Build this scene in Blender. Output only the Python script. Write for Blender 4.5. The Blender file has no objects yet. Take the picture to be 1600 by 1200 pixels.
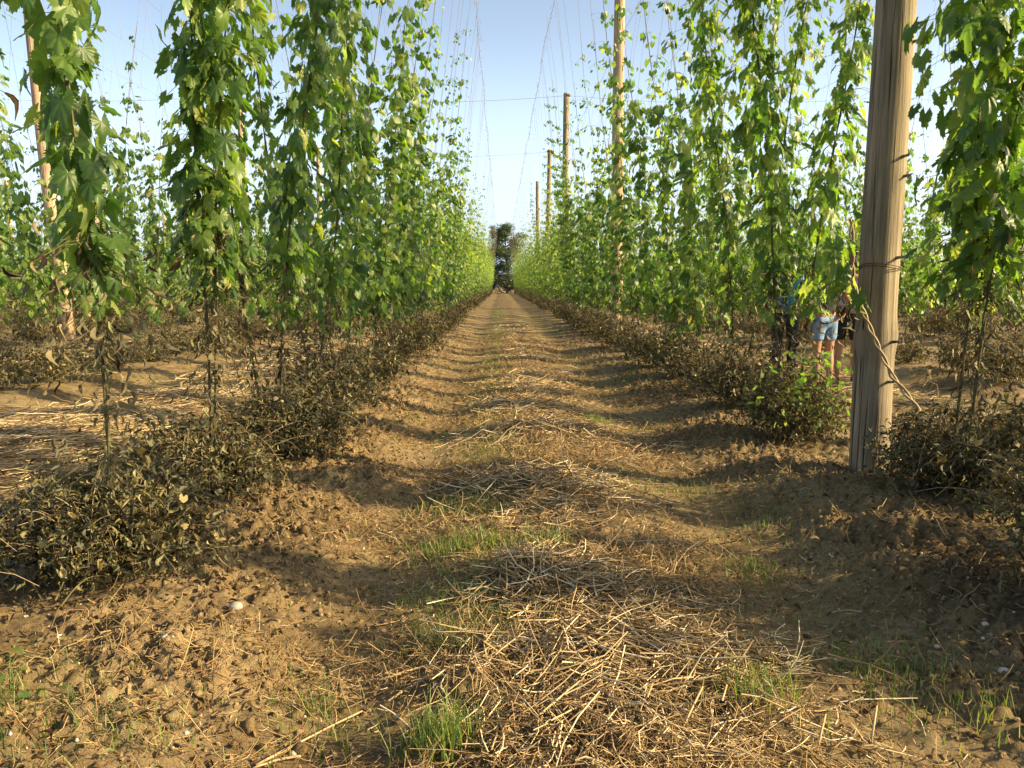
import bpy, math, random
import numpy as np
R = math.radians
C = bpy.context.scene.collection
SC = bpy.context.scene
# ------------------------------------------------------------------ camera, sky, sun, exposure
CAMZ = 1.35
cam_d = bpy.data.cameras.new('camera'); cam = bpy.data.objects.new('camera', cam_d); C.objects.link(cam)
cam.location = (0, 0, CAMZ); cam.rotation_euler = (R(90 - 7.3), 0, R(-0.8))
cam_d.sensor_width = 36; cam_d.lens = 27; cam_d.clip_start = 0.05; cam_d.clip_end = 3000
SC.camera = cam
SUN_AZ, SUN_EL = -10.0, 25.5          # degrees beyond straight right; elevation
w = bpy.data.worlds.new('World'); SC.world = w; w.use_nodes = True
nt = w.node_tree; nt.nodes.clear()
sky = nt.nodes.new('ShaderNodeTexSky'); sky.sky_type = 'NISHITA'; sky.sun_disc = False
sky.sun_elevation = R(SUN_EL); sky.sun_rotation = R(90 - SUN_AZ)
sky.air_density = 1.0; sky.dust_density = 4.0; sky.ozone_density = 1.2
bg = nt.nodes.new('ShaderNodeBackground'); bg.inputs['Strength'].default_value = 0.074
wo = nt.nodes.new('ShaderNodeOutputWorld')
tcw = nt.nodes.new('ShaderNodeTexCoord'); sx = nt.nodes.new('ShaderNodeSeparateXYZ'); nt.links.new(tcw.outputs['Generated'], sx.inputs[0])
rw = nt.nodes.new('ShaderNodeValToRGB'); rw.color_ramp.interpolation = 'EASE'; e = rw.color_ramp.elements   # bright thin haze low in the evening sky
e[0].position = 0.0; e[0].color = (1, 1, 1, 1); e[1].position = 0.75; e[1].color = (.05, .05, .05, 1); e.new(.12).color = (.72, .72, .72, 1); e.new(.34).color = (.26, .26, .26, 1)
nt.links.new(sx.outputs[2], rw.inputs[0])
mw = nt.nodes.new('ShaderNodeMixRGB'); mw.blend_type = 'ADD'; mw.inputs[2].default_value = (4.0, 4.9, 6.0, 1)
nt.links.new(rw.outputs[0], mw.inputs[0]); nt.links.new(sky.outputs[0], mw.inputs[1]); nt.links.new(mw.outputs[0], bg.inputs[0]); nt.links.new(bg.outputs[0], wo.inputs[0])
sd = bpy.data.lights.new('sun', 'SUN'); sun = bpy.data.objects.new('sun', sd); C.objects.link(sun)
sd.energy = 5.0; sd.angle = R(0.5); sd.color = (1.0, 0.77, 0.42)
_a, _e = R(SUN_AZ), R(SUN_EL)
from mathutils import Vector
sun.rotation_euler = Vector((math.cos(_a) * math.cos(_e), math.sin(_a) * math.cos(_e), math.sin(_e))).to_track_quat('Z', 'Y').to_euler()
SC.view_settings.view_transform = 'Standard'; SC.view_settings.look = 'None'
SC.view_settings.gamma = 1; SC.view_settings.exposure = 1.36
SC.view_settings.use_curve_mapping = False
SC.render.engine = 'CYCLES'
SC.cycles.max_bounces = 6; SC.cycles.diffuse_bounces = 3; SC.cycles.transmission_bounces = 4
SC.cycles.transparent_max_bounces = 4

# ------------------------------------------------------------------ helpers
def rot2(x, y, a): return x * np.cos(a) - y * np.sin(a), x * np.sin(a) + y * np.cos(a)
_T = np.random.default_rng(5).random((256, 256))
def vnoise(x, y):
    xi = np.floor(x).astype(int); yi = np.floor(y).astype(int); fx = x - xi; fy = y - yi
    fx = fx * fx * (3 - 2 * fx); fy = fy * fy * (3 - 2 * fy)
    a = _T[xi & 255, yi & 255]; b = _T[(xi + 1) & 255, yi & 255]; c = _T[xi & 255, (yi + 1) & 255]; d = _T[(xi + 1) & 255, (yi + 1) & 255]
    return (a * (1 - fx) + b * fx) * (1 - fy) + (c * (1 - fx) + d * fx) * fy * 1.0 - 0.5
ROW0, PITCH, VOFF, WIRE = -1.75, 4.2, 1.1, 8.65
def ground_h(x, y):
    x = np.asarray(x, float); y = np.asarray(y, float)
    rx = (x - ROW0 + PITCH / 2) % PITCH - PITCH / 2            # distance from nearest row
    mound = 0.075 * np.exp(-(rx / 0.55) ** 2) * (1 + 1.2 * vnoise(x * .7 + 3, y * .9))
    c = PITCH / 2 - np.abs(rx)                                 # distance from alley centre
    track = np.exp(-((c - 0.95) / 0.28) ** 2)
    mid = np.exp(-(c / 0.5) ** 2)
    rough = 0.30 + 0.95 * np.exp(-((np.abs(rx) - .50) / 0.36) ** 2) + 0.35 * mid - 0.22 * track
    rough = rough * (0.55 + 1.1 * np.clip(vnoise(x * 1.3 + 9, y * 1.3 + 4) + .5, 0, 1))
    near = 1.0 / (1 + (np.abs(y) / 25) ** 2)
    hp = 0
    for (cx, cy, am, rr) in ((-1.07, 2.5, .055, .24), (-.75, 2.25, .03, .15), (-.96, 3.8, .035, .25), (-.8, 5.4, .04, .3), (1.79, 5.4, .03, .3), (2.1, 3.7, .02, .3), (-1.5, 2.7, .03, .2), (.1, 3.4, .045, .15), (-.1, 2.35, .03, .15), (.45, 2.5, .02, .35), (.25, 4.9, .03, .4), (.45, 6.6, .03, .5), (.3, 8.4, .03, .5), (1.3, 2.35, .04, .35)):
        hp = hp + am * np.exp(-((x - cx) ** 2 + (y - cy) ** 2 * 1.6) / rr ** 2)
    rough = rough + 11 * hp
    h = mound - 0.035 * track + 0.03 * mid + hp * .9
    h = h + 0.05 * vnoise(x * .8, y * .8) + 0.03 * vnoise(x * 2.1, y * 2.6) * (1 - .5 * track)
    q1 = rot2(x, y, .6); q2 = rot2(x, y, 1.9); q3 = rot2(x, y, 2.6)
    b1 = np.abs(vnoise(q1[0] * 7, q1[1] * 7)) * 2
    b2 = np.abs(vnoise(q2[0] * 17, q2[1] * 17)) * 2
    b3 = np.abs(vnoise(q3[0] * 41, q3[1] * 41)) * 2
    h = h + rough * near * (0.032 * b1 + 0.038 * b2 + 0.028 * b3)
    return h

class MB:
    """collects arrays of vertices and faces for ONE mesh"""
    def __init__(s): s.v = []; s.l = []; s.n = []; s.m = []; s.k = 0
    def add(s, V, F, mat=0):
        """V (n,3); F list of arrays each (m, corners)"""
        V = np.asarray(V, float).reshape(-1, 3)
        for f in F:
            f = np.asarray(f, int)
            if len(f) == 0: continue
            s.l.append((f + s.k).ravel()); s.n.append(np.full(len(f), f.shape[1])); s.m.append(np.full(len(f), mat))
        s.v.append(V); s.k += len(V)
    def mesh(s, name, mats, smooth=True):
        V = np.concatenate(s.v); L = np.concatenate(s.l); N = np.concatenate(s.n); M = np.concatenate(s.m)
        me = bpy.data.meshes.new(name)
        me.vertices.add(len(V)); me.vertices.foreach_set('co', V.astype(np.float32).ravel())
        me.loops.add(len(L)); me.loops.foreach_set('vertex_index', L.astype(np.int32))
        me.polygons.add(len(N)); st = np.concatenate([[0], np.cumsum(N)[:-1]])
        me.polygons.foreach_set('loop_start', st.astype(np.int32))
        for m in mats: me.materials.append(m)
        me.polygons.foreach_set('material_index', M.astype(np.int32))
        me.polygons.foreach_set('use_smooth', np.full(len(N), smooth))
        me.update(calc_edges=True)
        return me
def link(name, data, parent=None):
    o = bpy.data.objects.new(name, data); C.objects.link(o)
    if parent: o.parent = parent
    return o
def obj(name, mb, mats, parent=None, smooth=True):
    if not isinstance(mats, (list, tuple)): mats = [mats]
    return link(name, mb.mesh(name, mats, smooth), parent)
def tag(o, label=None, cat=None, group=None, kind=None):
    if label: o['label'] = label
    if cat: o['category'] = cat
    if group: o['group'] = group
    if kind: o['kind'] = kind
    return o
def thing(name, label, cat, loc=(0, 0, 0), rz=0, group=None):
    o = link(name, None); o.location = loc; o.rotation_euler = (0, 0, rz); return tag(o, label, cat, group)

def tubes(P, Rr, k=3, cap=False):
    """P (N,S,3) centre lines, Rr (N,S) radii -> verts, faces"""
    P = np.asarray(P, float); N, S, _ = P.shape
    Rr = np.broadcast_to(np.asarray(Rr, float), (N, S))
    T = np.gradient(P, axis=1); T /= np.linalg.norm(T, axis=2, keepdims=True) + 1e-9
    ref = np.where(np.abs(T[:, :1, 2:3]) > .8, np.array([1., 0, 0]), np.array([0, 0, 1.]))
    A = np.cross(T, np.broadcast_to(ref, T.shape)); A /= np.linalg.norm(A, axis=2, keepdims=True) + 1e-9
    B = np.cross(T, A)
    th = np.arange(k) * 2 * np.pi / k
    V = P[:, :, None, :] + Rr[:, :, None, None] * (np.cos(th)[None, None, :, None] * A[:, :, None, :] + np.sin(th)[None, None, :, None] * B[:, :, None, :])
    idx = np.arange(N * S * k).reshape(N, S, k)
    a = idx[:, :-1]; b = idx[:, 1:]
    F = np.stack([a, np.roll(a, -1, 2), np.roll(b, -1, 2), b], -1).reshape(-1, 4)
    fs = [F]
    if cap:
        fs.append(idx[:, 0, ::-1].reshape(N, k)); fs.append(idx[:, -1].reshape(N, k))
    return V.reshape(-1, 3), fs
def ribbons(P, W, side):
    """flat blades: P (N,S,3), W (N,S) half width, side (N,3)"""
    N, S, _ = P.shape
    a = P - W[:, :, None] * side[:, None, :]; b = P + W[:, :, None] * side[:, None, :]
    V = np.stack([a, b], 2).reshape(-1, 3); idx = np.arange(N * S * 2).reshape(N, S, 2)
    F = np.stack([idx[:, :-1, 0], idx[:, :-1, 1], idx[:, 1:, 1], idx[:, 1:, 0]], -1).reshape(-1, 4)
    return V, [F]

# ------------------------------------------------------------------ materials
def mat(name):
    m = bpy.data.materials.new(name); m.use_nodes = True; n = m.node_tree; n.nodes.clear()
    return m, n, n.nodes.new('ShaderNodeOutputMaterial')
def nd(n, t, **kw):
    x = n.nodes.new(t)
    for k, v in kw.items():
        if k in x.inputs: x.inputs[k].default_value = v
        else: setattr(x, k, v)
    return x
def ramp(n, src, stops):
    r = n.nodes.new('ShaderNodeValToRGB'); e = r.color_ramp.elements
    while len(e) < len(stops): e.new(0.5)
    for i, (p, c) in enumerate(stops): e[i].position = p; e[i].color = (*c, 1)
    n.links.new(src, r.inputs[0]); return r
def leafmat(name, stops, trans, tmix=0.35, rough=0.42, spec=0.4, bump=0.25, bscale=90):
    m, n, out = mat(name)
    g = nd(n, 'ShaderNodeNewGeometry')
    r = ramp(n, g.outputs['Random Per Island'], stops)
    tc = nd(n, 'ShaderNodeTexCoord')
    no = nd(n, 'ShaderNodeTexNoise', Scale=14.0); n.links.new(tc.outputs['Object'], no.inputs['Vector'])
    hs = nd(n, 'ShaderNodeHueSaturation', Saturation=1.0)
    mr = nd(n, 'ShaderNodeMapRange'); mr.inputs['To Min'].default_value = .65; mr.inputs['To Max'].default_value = 1.35
    n.links.new(no.outputs[0], mr.inputs[0]); n.links.new(mr.outputs[0], hs.inputs['Value']); n.links.new(r.outputs[0], hs.inputs['Color'])
    p = nd(n, 'ShaderNodeBsdfPrincipled', Roughness=rough); p.inputs['Specular IOR Level'].default_value = spec
    bf = nd(n, 'ShaderNodeMixRGB', blend_type='SCREEN'); bf.inputs[2].default_value = (.07, .08, .045, 1)
    n.links.new(g.outputs['Backfacing'], bf.inputs[0]); n.links.new(hs.outputs[0], bf.inputs[1]); n.links.new(bf.outputs[0], p.inputs['Base Color'])
    if bump:
        b2 = nd(n, 'ShaderNodeTexNoise', Scale=float(bscale)); n.links.new(tc.outputs['Object'], b2.inputs['Vector'])
        b = nd(n, 'ShaderNodeBump', Strength=bump, Distance=0.004); n.links.new(b2.outputs[0], b.inputs['Height']); n.links.new(b.outputs[0], p.inputs['Normal'])
    t = nd(n, 'ShaderNodeBsdfTranslucent')
    mx = nd(n, 'ShaderNodeMixRGB', blend_type='MULTIPLY'); mx.inputs[0].default_value = 1; mx.inputs[2].default_value = (*trans, 1)
    n.links.new(hs.outputs[0], mx.inputs[1]); n.links.new(mx.outputs[0], t.inputs['Color'])
    ms = nd(n, 'ShaderNodeMixShader'); ms.inputs[0].default_value = tmix
    n.links.new(p.outputs[0], ms.inputs[1]); n.links.new(t.outputs[0], ms.inputs[2]); n.links.new(ms.outputs[0], out.inputs[0])
    return m
def simple(name, stops, scale=8.0, rough=.8, bump=.3, detail=6, stretch=(1, 1, 1), spec=.3, island=False):
    m, n, out = mat(name)
    tc = nd(n, 'ShaderNodeTexCoord'); mp = nd(n, 'ShaderNodeMapping'); mp.inputs['Scale'].default_value = stretch
    n.links.new(tc.outputs['Object'], mp.inputs[0])
    no = nd(n, 'ShaderNodeTexNoise', Scale=float(scale), Detail=float(detail)); n.links.new(mp.outputs[0], no.inputs['Vector'])
    src = no.outputs[0]
    if island: src = nd(n, 'ShaderNodeNewGeometry').outputs['Random Per Island']
    r = ramp(n, src, stops)
    p = nd(n, 'ShaderNodeBsdfPrincipled', Roughness=rough); p.inputs['Specular IOR Level'].default_value = spec
    n.links.new(r.outputs[0], p.inputs['Base Color'])
    b = nd(n, 'ShaderNodeBump', Strength=bump, Distance=0.01); n.links.new(no.outputs[0], b.inputs['Height']); n.links.new(b.outputs[0], p.inputs['Normal'])
    n.links.new(p.outputs[0], out.inputs[0]); return m
M = {}
M['leaf'] = leafmat('hop_leaf_green', [(0, (.036, .080, .021)), (.45, (.074, .134, .029)), (.8, (.124, .190, .040)), (1, (.24, .26, .072))], (2.5, 2.7, .85), .46, rough=.42, spec=.45)
M['leaf_far'] = leafmat('hop_leaf_far', [(0, (.056, .110, .023)), (.5, (.112, .185, .034)), (1, (.24, .27, .063))], (2.5, 2.7, .85), .43, bump=0)
M['dead'] = leafmat('hop_leaf_withered', [(0, (.035, .022, .012)), (.4, (.075, .045, .022)), (.75, (.15, .10, .05)), (.9, (.12, .13, .04)), (1, (.30, .22, .12))], (1.6, 1.2, .7), .2, rough=.7, spec=.25)
M['bush'] = leafmat('basal_shoot_leaf', [(0, (.022, .016, .008)), (.3, (.040, .032, .013)), (.6, (.068, .058, .019)), (.82, (.13, .10, .034)), (1, (.30, .24, .10))], (1.7, 1.6, .7), .22, rough=.6, spec=.35)
M['stem'] = simple('bine_stem', [(.3, (.06, .055, .022)), (.6, (.13, .115, .05)), (.8, (.22, .17, .09))], 25, .7, .5)
M['twig'] = simple('dry_twig', [(0, (.12, .08, .04)), (.5, (.26, .19, .10)), (1, (.42, .34, .20))], 30, .75, .3, island=True)
M['twine'] = simple('weathered_twine', [(.3, (.16, .12, .08)), (.7, (.30, .25, .18))], 40, .85, .5)
M['wire'] = simple('galvanised_wire', [(.3, (.18, .18, .18)), (.7, (.32, .31, .30))], 40, .5, .2)
M['straw'] = simple('dry_straw', [(0, (.12, .075, .032)), (.4, (.30, .205, .095)), (.8, (.54, .41, .22)), (1, (.72, .62, .42))], 30, .55, .25, spec=.4, island=True)
M['thatch'] = simple('dead_grass', [(0, (.17, .10, .045)), (.5, (.30, .20, .09)), (1, (.45, .34, .17))], 30, .75, .25, island=True)
M['grass'] = leafmat('grass_blade', [(0, (.06, .11, .025)), (.6, (.12, .19, .04)), (.9, (.22, .25, .07)), (1, (.36, .31, .13))], (2.0, 2.0, .8), .4, bump=0)
M['pebble'] = simple('river_pebble', [(0, (.28, .24, .19)), (.6, (.42, .38, .31)), (1, (.55, .52, .46))], 12, .7, .3, island=True)
M['crumb'] = simple('soil_crumb', [(0, (.12, .08, .04)), (.6, (.20, .138, .07)), (1, (.28, .20, .11))], 40, .95, .6, island=True, spec=.1)

def soilmat():
    m, n, out = mat('sandy_soil')
    tc = nd(n, 'ShaderNodeTexCoord')
    L = n.links.new
    n1 = nd(n, 'ShaderNodeTexNoise', Scale=1.1, Detail=8.0, Roughness=.62); L(tc.outputs['Object'], n1.inputs['Vector'])
    r1 = ramp(n, n1.outputs[0], [(.28, (.115, .075, .037)), (.5, (.208, .150, .076)), (.68, (.32, .240, .130))])
    n2 = nd(n, 'ShaderNodeTexNoise', Scale=38.0, Detail=6.0, Roughness=.7); L(tc.outputs['Object'], n2.inputs['Vector'])
    r2 = ramp(n, n2.outputs[0], [(.3, (.55, .53, .50)), (.55, (1, 1, 1)), (.75, (1.25, 1.22, 1.15))])
    mm = nd(n, 'ShaderNodeMixRGB', blend_type='MULTIPLY'); mm.inputs[0].default_value = 1; L(r1.outputs[0], mm.inputs[1]); L(r2.outputs[0], mm.inputs[2])
    v = nd(n, 'ShaderNodeTexVoronoi', Scale=70.0); L(tc.outputs['Object'], v.inputs['Vector'])
    rv = ramp(n, v.outputs['Distance'], [(0, (1, 1, 1)), (.16, (1, 1, 1)), (.2, (0, 0, 0))])
    rc = ramp(n, v.outputs['Color'], [(.80, (0, 0, 0)), (.82, (1, 1, 1))])
    mk = nd(n, 'ShaderNodeMath', operation='MULTIPLY'); L(rv.outputs[0], mk.inputs[0]); L(rc.outputs[0], mk.inputs[1])
    ms = nd(n, 'ShaderNodeMixRGB'); ms.inputs[2].default_value = (.46, .40, .31, 1); L(mk.outputs[0], ms.inputs[0]); L(mm.outputs[0], ms.inputs[1])
    # thin moss and grass film in patches
    n3 = nd(n, 'ShaderNodeTexNoise', Scale=.55, Detail=9.0, Roughness=.7); L(tc.outputs['Object'], n3.inputs['Vector'])
    r3 = ramp(n, n3.outputs[0], [(.52, (0, 0, 0)), (.66, (.45, .45, .45))])
    mg = nd(n, 'ShaderNodeMixRGB'); mg.inputs[2].default_value = (.13, .13, .05, 1); L(r3.outputs[0], mg.inputs[0]); L(ms.outputs[0], mg.inputs[1])
    p = nd(n, 'ShaderNodeBsdfPrincipled', Roughness=.95); p.inputs['Specular IOR Level'].default_value = .15
    L(mg.outputs[0], p.inputs['Base Color'])
    n4 = nd(n, 'ShaderNodeTexNoise', Scale=85.0, Detail=8.0, Roughness=.75); L(tc.outputs['Object'], n4.inputs['Vector'])
    ad = nd(n, 'ShaderNodeMath', operation='ADD'); L(n4.outputs[0], ad.inputs[0]); L(mk.outputs[0], ad.inputs[1])
    b = nd(n, 'ShaderNodeBump', Strength=.9, Distance=.012); L(ad.outputs[0], b.inputs['Height']); L(b.outputs[0], p.inputs['Normal'])
    L(p.outputs[0], out.inputs[0]); return m
M['soil'] = soilmat()
def woodmat(name, a, b, c):
    m, n, out = mat(name); L = n.links.new
    tc = nd(n, 'ShaderNodeTexCoord'); mp = nd(n, 'ShaderNodeMapping'); mp.inputs['Scale'].default_value = (34, 34, .9); L(tc.outputs['Object'], mp.inputs[0])
    n1 = nd(n, 'ShaderNodeTexNoise', Scale=1.0, Detail=9.0, Roughness=.68, Distortion=.5); L(mp.outputs[0], n1.inputs['Vector'])
    r = ramp(n, n1.outputs[0], [(.28, a), (.5, b), (.72, c)])
    mp2 = nd(n, 'ShaderNodeMapping'); mp2.inputs['Scale'].default_value = (60, 60, .5); L(tc.outputs['Object'], mp2.inputs[0])
    n2 = nd(n, 'ShaderNodeTexNoise', Scale=1.0, Detail=3.0); L(mp2.outputs[0], n2.inputs['Vector'])
    cr = ramp(n, n2.outputs[0], [(.33, (.12, .10, .09)), (.40, (1, 1, 1))])
    mm = nd(n, 'ShaderNodeMixRGB', blend_type='MULTIPLY'); mm.inputs[0].default_value = .9; L(r.outputs[0], mm.inputs[1]); L(cr.outputs[0], mm.inputs[2])
    n3 = nd(n, 'ShaderNodeTexNoise', Scale=1.7, Detail=4.0); L(tc.outputs['Object'], n3.inputs['Vector'])
    r3 = ramp(n, n3.outputs[0], [(.35, (.72, .72, .70)), (.65, (1.1, 1.08, 1.0))])
    m2 = nd(n, 'ShaderNodeMixRGB', blend_type='MULTIPLY'); m2.inputs[0].default_value = 1; L(mm.outputs[0], m2.inputs[1]); L(r3.outputs[0], m2.inputs[2])
    p = nd(n, 'ShaderNodeBsdfPrincipled', Roughness=.85); p.inputs['Specular IOR Level'].default_value = .2; L(m2.outputs[0], p.inputs['Base Color'])
    ad = nd(n, 'ShaderNodeMath', operation='ADD'); L(n1.outputs[0], ad.inputs[0]); L(cr.outputs[0], ad.inputs[1])
    bp = nd(n, 'ShaderNodeBump', Strength=.9, Distance=.015); L(ad.outputs[0], bp.inputs['Height']); L(bp.outputs[0], p.inputs['Normal'])
    L(p.outputs[0], out.inputs[0]); return m
M['pole'] = woodmat('weathered_pine', (.13, .108, .080), (.26, .218, .155), (.42, .36, .26))
M['pole_pink'] = woodmat('weathered_pine_pinkish', (.30, .20, .13), (.46, .33, .22), (.58, .45, .32))
M['rust'] = simple('rusty_iron', [(.3, (.06, .035, .02)), (.7, (.14, .08, .045))], 60, .8, .5)

# ------------------------------------------------------------------ ground
def axis(edges):
    out = [edges[0][0]]
    for a, b, s0, s1 in edges:
        x = a
        while x < b - 1e-6:
            t = (x - a) / (b - a); x += s0 + (s1 - s0) * t; out.append(min(x, b))
    return np.array(out)
gx = axis([(-700, -60, 60, 8), (-60, -12, 4, .3), (-12, -3.2, .14, .035), (-3.2, 3.4, .018, .018), (3.4, 12, .035, .14), (12, 60, .3, 4), (60, 700, 8, 60)])
gy = axis([(-120, -4, 12, .5), (-4, 1.2, .25, .08), (1.2, 4.2, .015, .018), (4.2, 12, .018, .06), (12, 40, .06, .35), (40, 200, .35, 8), (200, 1500, 20, 120)])
X, Y = np.meshgrid(gx, gy)
Z = ground_h(X, Y)
nx, ny = len(gx), len(gy)
print('ground', nx, ny)
idx = np.arange(nx * ny).reshape(ny, nx)
F = np.stack([idx[:-1, :-1], idx[:-1, 1:], idx[1:, 1:], idx[1:, :-1]], -1).reshape(-1, 4)
g = MB(); g.add(np.stack([X, Y, Z], -1).reshape(-1, 3), [F])
tag(obj('ground', g, M['soil']), kind='structure')

# ------------------------------------------------------------------ leaf shapes
def leaf_template(K, seed, serr=.07, pleat=.05, bend=.25, cup=.12, lobes=True, mid=True):
    """hop leaf in the xy-plane, stalk end at the origin, tip at +y, length 1"""
    rg = np.random.default_rng(seed)
    th = np.linspace(-2.55, 2.55, K)
    L = [(0, 1.0, .72), (.72, .80, .62), (-.72, .80, .62), (1.6, .62, .8), (-1.6, .62, .8)] if lobes else [(0, 1.0, .62), (.8, .74, .62), (-.8, .74, .62), (1.7, .64, .8), (-1.7, .64, .8)]
    r = np.max([l * np.exp(-((th - a) / wd) ** 2) for a, l, wd in L], axis=0)
    r = np.maximum(r, .60)
    if K > 12: r = r * (1 + serr * np.where(np.arange(K) % 2, 1, -1))
    r = r * (1 + .04 * rg.standard_normal(K)) * .62
    el = 1.0 if lobes else 1.22
    def surf(rr, t):
        x = rr * np.sin(t); y = rr * np.cos(t) * el
        z = pleat * rr * np.cos(t * (7.3 + seed % 3)) - cup * x * x - bend * np.abs(y) * y + .03 * np.sin(x * 9 + seed) * rr
        return np.stack([x, y + .12, z], -1)
    V = [np.array([[0, .12, 0]])]; F = []
    if mid:
        t2 = th; V.append(surf(r * .42, t2)); V.append(surf(r * .75, t2)); V.append(surf(r, th))
        i = np.arange(K - 1)
        F.append(np.stack([np.zeros(K - 1, int), 1 + i + 1, 1 + i], -1))
        for q in (0, K): F.append(np.stack([1 + q + i, 1 + q + i + 1, 1 + q + K + i + 1, 1 + q + K + i], -1))
    else:
        V.append(surf(r, th)); i = np.arange(K - 1)
        F.append(np.stack([np.zeros(K - 1, int), 1 + i + 1, 1 + i], -1))
    return np.concatenate(V), F
def curl_template(seed, K=5):
    """shrivelled, rolled leaf"""
    rg = np.random.default_rng(seed); n = K
    y = np.linspace(0, 1, n); wd = .26 * np.sin(np.pi * (y * .85 + .12)) + .02
    roll = rg.uniform(.7, 1.5); tw = rg.uniform(-1.6, 1.6); cv = rg.uniform(.3, 1.0)
    V = []
    for i in range(n):
        a = tw * y[i]; cx, cz = .12 * math.sin(y[i] * 5 + seed), -cv * y[i] ** 2 * .6
        for s in (-1, 0, 1):
            lx = s * wd[i] * math.cos(roll); lz = abs(s) * wd[i] * math.sin(roll)
            V.append((cx + lx * math.cos(a) - lz * math.sin(a), y[i] * .9, cz + lx * math.sin(a) + lz * math.cos(a)))
    F = []
    for i in range(n - 1):
        for s in (0, 1):
            a = i * 3 + s; F.append((a, a + 1, a + 4, a + 3))
    return np.array(V), [np.array(F)]
HI = [leaf_template(43, s, bend=b, cup=c, lobes=lb, pleat=p) for s, b, c, lb, p in ((1, .35, .35, True, .055), (2, .25, .6, False, .05), (3, .7, .3, False, .05), (4, .5, .9, False, .055), (5, .25, .5, True, .045), (6, 1.0, .5, False, .05))]
MD = [leaf_template(13, s, bend=b, cup=c, lobes=True, mid=False, pleat=.0) for s, b, c in ((11, .35, .5), (12, .15, .8), (13, .7, .3))]
LO = [leaf_template(6, s, bend=b, cup=c, lobes=False, mid=False, pleat=0) for s, b, c in ((21, .4, .7), (22, .1, .5))]
CURL = [curl_template(s) for s in range(40, 46)]
CURL_LO = [curl_template(s, 3) for s in range(50, 53)]

def scatter(mb, templates, pos, tip, nrm, size, rng, m=0):
    """one leaf per row: stalk end pos, tip direction, normal"""
    tip = tip / (np.linalg.norm(tip, axis=1, keepdims=True) + 1e-9)
    sx = np.cross(tip, nrm); sx /= np.linalg.norm(sx, axis=1, keepdims=True) + 1e-9
    nz = np.cross(sx, tip)
    Rm = np.stack([sx, tip, nz], -1)      # columns
    which = rng.integers(0, len(templates), len(pos))
    for k, (TV, TF) in enumerate(templates):
        s = which == k; n = int(s.sum())
        if not n: continue
        sc = size[s][:, None] * np.stack([rng.uniform(.72, 1.0, n), np.ones(n), rng.uniform(.6, 1.4, n)], -1)
        loc = TV[None] * sc[:, None, :]
        V = np.einsum('nij,nvj->nvi', Rm[s], loc) + pos[s][:, None, :]
        off = (np.arange(n) * len(TV))[:, None, None]
        mb.add(V.reshape(-1, 3), [(f[None] + off).reshape(-1, f.shape[1]) for f in TF], m)

def bine_axis(rng, lean, ly=0.0, ph=None):
    ph = rng.uniform(0, 6) if ph is None else ph
    def f(z):
        z = np.asarray(z, float)
        return np.stack([lean * z + .03 * np.sin(z * 1.7 + ph) , ly * z + .03 * np.cos(z * 1.3 + ph), z], -1)
    return f
def bine_foliage(mb, ax, z0, zd, z1, rng, lod, width=.22, big=.125, dens=1.0, stems=None):
    """leaf pairs and side shoots from z0; dense to zd; thins out to z1"""
    T = {0: HI, 1: MD, 2: LO}[lod]
    zd = zd - .3; zz = z0; P = []; Az = []; Dr = []; Sz = []; SP = []
    while zz < z1:
        t = np.clip((zz - z0) / max(.1, (zd - z0)), 0, 1); u = np.clip((zz - zd) / max(.1, (z1 - zd)), 0, 1)
        step = (.135 if zz < zd else .24 + .22 * min(1, u * 2)) / dens
        c = ax(zz)
        a0 = rng.uniform(0, 2 * np.pi)
        w = width * (1 - .30 * u) * rng.uniform(.6, 1.2)
        bsz = big * (1 - .50 * u) * (1 if t > .05 else .7)
        nb = 2 if u < .8 else 1
        for j in range(nb):                       # large leaf of each node
            az = a0 + j * np.pi + rng.normal(0, .3); rr = rng.uniform(.5, 1) * w * .55
            p = c + np.array([np.cos(az) * rr, np.sin(az) * rr, rng.uniform(-.03, .05)])
            P.append(p); Az.append(az); Dr.append(rng.uniform(.65, 1.45)); Sz.append(bsz * rng.uniform(.8, 1.3)); SP.append((c, p))
        ns = rng.poisson(((14.0 if lod == 0 else 10.0) if zz < zd else 11.0 * (1 - .5 * u)) * (1 if lod < 2 else .8))
        for j in range(ns):                        # side shoots
            az = rng.uniform(0, 2 * np.pi); rr = w * np.sqrt(rng.uniform(.02, 1)) * 1.15
            p = c + np.array([np.cos(az) * rr, np.sin(az) * rr, rng.normal(0, .05) - .25 * rr])
            P.append(p); Az.append(az + rng.normal(0, .5)); Dr.append(rng.uniform(.3, 1.5)); Sz.append(bsz * rng.uniform(.38, .85))
            if j % 3 == 0: SP.append((c, p))
        zz += step * rng.uniform(.7, 1.3)
    P = np.array(P); Az = np.array(Az); Dr = np.array(Dr); Sz = np.array(Sz) * (1.25 if lod == 0 else 1.42)
    if lod == 2: Sz *= 1.2
    tip = np.stack([np.cos(Az) * np.cos(Dr), np.sin(Az) * np.cos(Dr), -np.sin(Dr)], -1)
    nr = np.stack([np.cos(Az) * np.sin(Dr), np.sin(Az) * np.sin(Dr), np.cos(Dr)], -1) + rng.normal(0, .28, (len(P), 3))
    scatter(mb, T, P, tip, nr, Sz, rng)
    if stems is not None and SP:
        A = np.array([s[0] for s in SP]); B = np.array([s[1] for s in SP])
        Mi = (A + B) / 2 + np.array([0, 0, .03])
        v, f = tubes(np.stack([A, Mi, B], 1), np.full((len(A), 3), .0016), 3); stems.add(v, f)
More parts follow.
